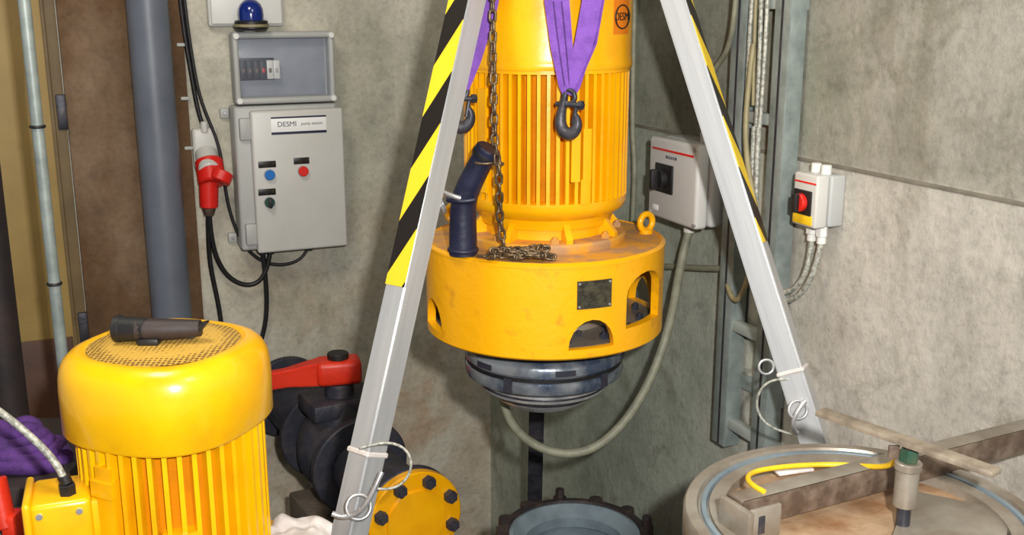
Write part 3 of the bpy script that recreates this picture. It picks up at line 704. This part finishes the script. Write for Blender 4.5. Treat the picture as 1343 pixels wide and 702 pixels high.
mw=zframe(S0,S1,(0,0,1)); Ln=(S1-S0).length; V=[]
for zz,w,t_ in ((0,.085,.07),(.06,.075,.055),(.12,.06,.04),(Ln,.056,.03)):
    V.append([bmx.verts.new((a*w/2,b_*t_/2,zz)) for a,b_ in ((-1,-1),(1,-1),(1,1),(-1,1))])
for a,b_ in zip(V[:-1],V[1:]):
    for q in range(4): bmx.faces.new((a[q],b_[q],b_[(q+1)%4],a[(q+1)%4]))
bmx.faces.new(V[0]); bmx.faces.new(V[-1])
bmesh.ops.bevel(bmx,geom=bmx.edges[:],offset=.006,segments=2,affect='EDGES')
fin(bmx,'lever','redpaint',hd,mw)
box(None,'pipe_pedestal',on(.6,-.545),(.3,.3,.71),'cf',Rv,.01)

# ---------------------------------------------------------------- foreground motor
MX,MY=-.648,1.90
g=grp('electric_motor',(MX,MY,1.4)); T3=Matrix.Translation((MX,MY,0))
lathe(g,'fan_cover',[(.128,1.781),(.140,1.785),(.154,1.780),(.165,1.769),(.172,1.755),(.1755,1.738),(.177,1.715),(.177,1.636),(.173,1.630),(.16,1.630)],'yellow_pale',T3,128,sq=2.6,rot=.35,ang=50)
lathe(g,'fan_grille',[(.138,1.782),(.10,1.787),(.05,1.790),(0,1.791)],'grille',T3,64)
for i,r_ in enumerate((.045,)): torus(g,'grille_ring_%d'%i,(MX,MY,1.788),r_,.002,'grille')
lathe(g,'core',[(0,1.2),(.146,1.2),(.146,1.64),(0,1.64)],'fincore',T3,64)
bm=bmesh.new(); nf=42
for i in range(nf):
    a=2*math.pi*i/nf
    bmesh.ops.create_cube(bm,size=1,matrix=Matrix.Rotation(a,4,'Z')@Matrix.Translation((.156,0,1.435))@Matrix.Diagonal((.032,.0085,.40,1)))
fin(bm,'cooling_fins','yellow_pale',g,T3,False)
cplate(g,'boss_a',MX,MY,.14,.176,-32,-20,1.42,1.60,'yellow_pale',4)
cplate(g,'boss_lug',MX,MY,.16,.183,-34,-18,1.545,1.575,'yellow_pale',4)
cplate(g,'nameplate_boss',MX,MY,.14,.174,8,30,1.38,1.475,'yellow_pale',6)
cplate(g,'nameplate',MX,MY,.174,.1765,6,26,1.385,1.445,'blackplate',6)
lathe(g,'lower_body',[(0,1.235),(.175,1.235),(.18,1.22),(.18,1.19),(.15,1.17),(.12,1.05),(.12,.85),(.2,.82),(.2,.78),(.22,.70),(.24,.55),(.2,.42),(.12,.38),(.12,.0),(0,0)],'yellow_pale',T3,64)
Rt=Matrix.Rotation(.35,3,'Z')
tb=Vector((-.810,1.765,1.475))
box(g,'terminal_neck',tb+Vector((.07,.04,0)),(.10,.10,.12),'yellow_pale',Rt,.008)
box(g,'terminal_box',tb,(.10,.12,.15),'yellow_pale',Rt,.010,3)
box(g,'terminal_lid',tb+Vector((-.052,-.018,0)),(.014,.13,.16),'yellow_pale',Rt,.006,3)
box(g,'terminal_step',tb+Vector((.035,-.06,-.05)),(.05,.06,.08),'yellow_pale',Rt,.008)
for i,(ox,oz) in enumerate(((-.035,.055),(.030,.055),(-.035,-.055))):
    q=tb+Rt@Vector((ox,-.060,oz)); cyl(g,'terminal_screw_%d'%i,q,q+Rt@Vector((0,-.004,0)),.006,'steel',12)
cyl(g,'cable_gland',tb+Vector((.02,-.02,.07)),tb+Vector((.02,-.02,.095)),.015,'black',6)
cyl(g,'cable_gland_nut',tb+Vector((.02,-.02,.095)),tb+Vector((.015,-.02,.110)),.011,'black',20)
q=tb+Vector((.015,-.02,.108))
tube(g,'supply_cable',[q,q+Vector((-.01,0,.03)),q+Vector((-.05,.01,.07)),q+Vector((-.12,.03,.12)),q+Vector((-.22,.06,.17)),q+Vector((-.4,.1,.2))],.0065,'whitecable')
tube(g,'supply_cable_b',[tb+Vector((-.03,-.07,-.10)),tb+Vector((-.05,-.07,-.06)),tb+Vector((-.10,-.05,.00)),tb+Vector((-.15,-.03,.09)),tb+Vector((-.25,.0,.2))],.0065,'whitecable')
tube(g,'orange_cable',[tb+Vector((-.20,-.05,-.045)),tb+Vector((-.1,-.08,-.06)),tb+Vector((-.05,-.09,-.08))],.004,'orange')
t=grp('pistol_grip_tool',(-.68,1.91,1.81))
p0=Vector((-.728,1.885,1.814)); p1=Vector((-.668,1.875,1.815)); p2=Vector((-.585,1.885,1.811))
cyl(t,'barrel',p0,p1,.024,'black',28,r2=.022)
cyl(t,'barrel_ring',p0+Vector((-.004,0,0)),p0+Vector((.010,-.001,0)),.0255,'black',28)
tube(t,'body',[p1+Vector((-.02,0,0)),p1+Vector((.02,0,0)),p2+Vector((-.03,0,.002)),p2+Vector((.01,0,.004))],.021,'darkfelt',8,radii=[1,1,.95,.75])
bm=bmesh.new()
V=[(0,-.018,0),(.045,-.010,.014),(.048,.010,.012),(0,.018,0),(.0,-.016,-.018),(.018,-.010,-.021),(.018,.010,-.021),(0,.016,-.018)]
vv=[bm.verts.new(v) for v in V]
for f_ in ((0,1,2,3),(4,5,6,7),(0,1,5,4),(1,2,6,5),(2,3,7,6),(3,0,4,7)): bm.faces.new([vv[i] for i in f_])
bmesh.ops.bevel(bm,geom=bm.edges[:],offset=.004,segments=2,affect='EDGES')
fin(bm,'trigger_guard','black',t,Matrix.Translation(p2+Vector((-.018,0,.006))))
box(t,'foot',(-.665,1.865,1.796),(.04,.024,.014),'black',None,.005)
bm=bmesh.new(); n=20
for i in range(n+1):
    for j in range(n+1):
        u,v=i/n-.5,j/n-.5
        bm.verts.new((u*.12,v*.12,.018*noise.noise(Vector((u*4,v*4,1.3)))-.06*u*u))
bm.verts.ensure_lookup_table()
for i in range(n):
    for j in range(n):
        a=i*(n+1)+j; bm.faces.new([bm.verts[q] for q in (a,a+1,a+n+2,a+n+1)])
fin(bm,'cleaning_rag','cloth',None,Matrix.Translation((-.425,1.93,1.382)),ang=180)
box(g,'motor_bracket',(-.45,1.95,1.34),(.12,.12,.05),'yellow_pale',None,.008)

# ---------------------------------------------------------------- left cabinet + purple slings
g=grp('equipment_cabinet',(-1.25,2.3,.7))
box(g,'carcass',(-1.27,2.28,.70),(.6,.4,1.40),'darkfelt',None,.008)
box(g,'door_panel',(-1.27,2.075,.70),(.56,.012,1.32),'darkfelt',None,.004)
box(g,'handle',(-1.05,2.06,.9),(.02,.02,.12),'steel',None,.004)
s=grp('sling_bundle',(-1.12,2.2,1.43))
for q in range(5):
    pts=[]
    for i in range(9):
        a=i/8*math.pi*1.9+q*.8; r_=.08-.012*q
        pts.append((-1.09+r_*math.cos(a)*1.2,2.20+r_*.8*math.sin(a),1.418+.016*q+.012*math.sin(a*3+q)))
    tube(s,'coil_%d'%q,pts,.020,'purple_dark',8)
g=grp('red_clamp',(-1.0,2.0,1.4))
cyl(g,'handle',(-1.03,1.98,1.36),(-1.05,2.0,1.46),.022,'redpaint',20)
box(g,'jaw',(-1.02,1.99,1.34),(.03,.05,.10),'redpaint',None,.008)
box(g,'base',(-1.03,2.03,1.3),(.05,.07,.05),'darksteel',None,.006)

# ---------------------------------------------------------------- filter vessel lower right
TX,TY,TZ=.572,1.588,1.590
g=grp('pressure_vessel',(TX,TY,1.0)); T4=Matrix.Translation((TX,TY,0)); TR=.290
lathe(g,'shell',[(.255,0),(.262,.0),(.262,TZ-.05),(.255,TZ-.05)],'bluegrey',T4,96,close=True)
lathe(g,'rim_flange',[(.245,TZ-.055),(TR-.003,TZ-.055),(TR,TZ-.05),(TR,TZ-.006),(TR-.004,TZ),(TR-.022,TZ),(TR-.026,TZ-.008),(TR-.040,TZ-.010),(.245,TZ-.010)],'stainless',T4,128,close=True)
lathe(g,'gasket',[(TR-.040,TZ-.010),(TR-.038,TZ-.002),(TR-.030,TZ-.002),(TR-.028,TZ-.010)],'bluegrey',T4,128,close=True)
lathe(g,'inner_lip',[(.222,TZ-.03),(.247,TZ-.03),(.247,TZ-.003),(.222,TZ-.003)],'stainless',T4,128,close=True)
lathe(g,'inner_plate',[(0,TZ-.035),(.223,TZ-.035),(.223,TZ-.020),(0,TZ-.020)],'rustplate',T4,96)
bx0=Vector((.365,1.545,TZ+.020)); bx1=Vector((1.00,1.865,TZ+.020)); dd=(bx1-bx0).normalized(); pp=Vector((-dd.y,dd.x,0))
Rb=frame(dd,pp,Z).to_3x3(); ln=(bx1-bx0).length
g2=grp('clamping_beam',(bx0+bx1)/2)
box(g2,'web',(bx0+bx1)/2,(ln,.007,.046),'rust',Rb,.002)
box(g2,'top_flange',(bx0+bx1)/2+pp*.018+Z*.020,(ln,.04,.006),'stainless',Rb,.002)
box(g2,'end_bracket',bx0+Vector((-.012,-.008,-.004)),(.012,.075,.055),'stainless',Rb,.003)
box(g2,'end_cheek',bx0+pp*-.03+dd*.02+Z*-.003,(.06,.008,.055),'stainless',Rb,.003)
box(g2,'end_slot',bx0+pp*-.0345+dd*.010+Z*-.003,(.012,.003,.030),'darksteel',Rb,.001)
bt=Vector((.629,1.568,0))
g3=grp('clamping_screw',bt+Z*1.65)
cyl(g3,'spindle',bt+Z*(TZ-.019),bt+Z*(TZ+.13),.009,'rust',20)
cyl(g3,'sleeve',bt+Z*(TZ+.025),bt+Z*(TZ+.095),.0185,'stainless',28)
cyl(g3,'sleeve_collar',bt+Z*(TZ+.088),bt+Z*(TZ+.102),.021,'stainless',28)
cyl(g3,'tip',bt+Z*(TZ-.018),bt+Z*(TZ+.03),.011,'darksteel',20)
cyl(g3,'nut',bt+Z*(TZ+.102),bt+Z*(TZ+.124),.015,'brass',6)
l0=Vector((.520,1.690,TZ+.138)); l1=Vector((.712,1.447,TZ+.138)); ld=(l1-l0).normalized()
box(g3,'turning_bar',(l0+l1)/2,((l1-l0).length,.028,.010),'barsteel',frame(ld,Vector((-ld.y,ld.x,0)),Z).to_3x3(),.002)
box(g3,'side_tab',bt+Vector((-.022,.008,TZ+.115)),(.018,.006,.022),'rust',None,.002)
tube(None,'earth_cable',[(.405,1.575,TZ+.046),(.385,1.605,TZ+.046),(.390,1.655,TZ+.04),(.44,1.70,TZ+.03),(.52,1.72,TZ+.028),(.58,1.71,TZ+.032),(.615,1.67,TZ+.045),(.63,1.62,TZ+.07),(.62,1.585,TZ+.112)],.0045,'yelcable')
box(g,'hatch_plate',(.70,1.55,TZ-.012),(.16,.24,.010),'stainless',Matrix.Rotation(-.5,3,'Z'),.003)
tube(g,'plate_groove',[(.48,1.47,TZ-.019),(.52,1.52,TZ-.019),(.60,1.50,TZ-.019),(.66,1.45,TZ-.019)],.003,'rust')
box(g,'grey_tag',(.50,1.755,TZ+.002),(.07,.026,.006),'cloth',Matrix.Rotation(.3,3,'Z'),.002)

# ---------------------------------------------------------------- light
def area(nm,loc,tgt,size,e,colr):
    l=bpy.data.lights.new(nm,'AREA'); l.energy=e; l.size=size; l.color=colr
    o=bpy.data.objects.new(nm,l); col.objects.link(o); o.location=loc
    o.rotation_euler=(Vector(tgt)-Vector(loc)).to_track_quat('-Z','Y').to_euler(); return o
area('ceiling_lamp',(-.9,1.6,3.85),(-.6,2.6,1.2),.7,32,(1,.92,.78))
area('ceiling_lamp.001',(1.1,.6,3.85),(.7,2.4,1.4),.8,24,(1,.95,.86))
fl=area('camera_flash',(.16,-.10,2.58),(.10,3,1.7),.06,82,(1,.98,.95))
w=bpy.data.worlds.new('World'); sc.world=w; w.use_nodes=True
w.node_tree.nodes['Background'].inputs[0].default_value=(.92,.95,1,1); w.node_tree.nodes['Background'].inputs[1].default_value=.30

cam=bpy.data.cameras.new('camera'); co=bpy.data.objects.new('camera',cam); col.objects.link(co)
co.location=(0,0,2.4); co.rotation_euler=(math.radians(76),0,0); cam.sensor_width=36; cam.lens=1400/1343*36; cam.clip_start=.02
sc.camera=co
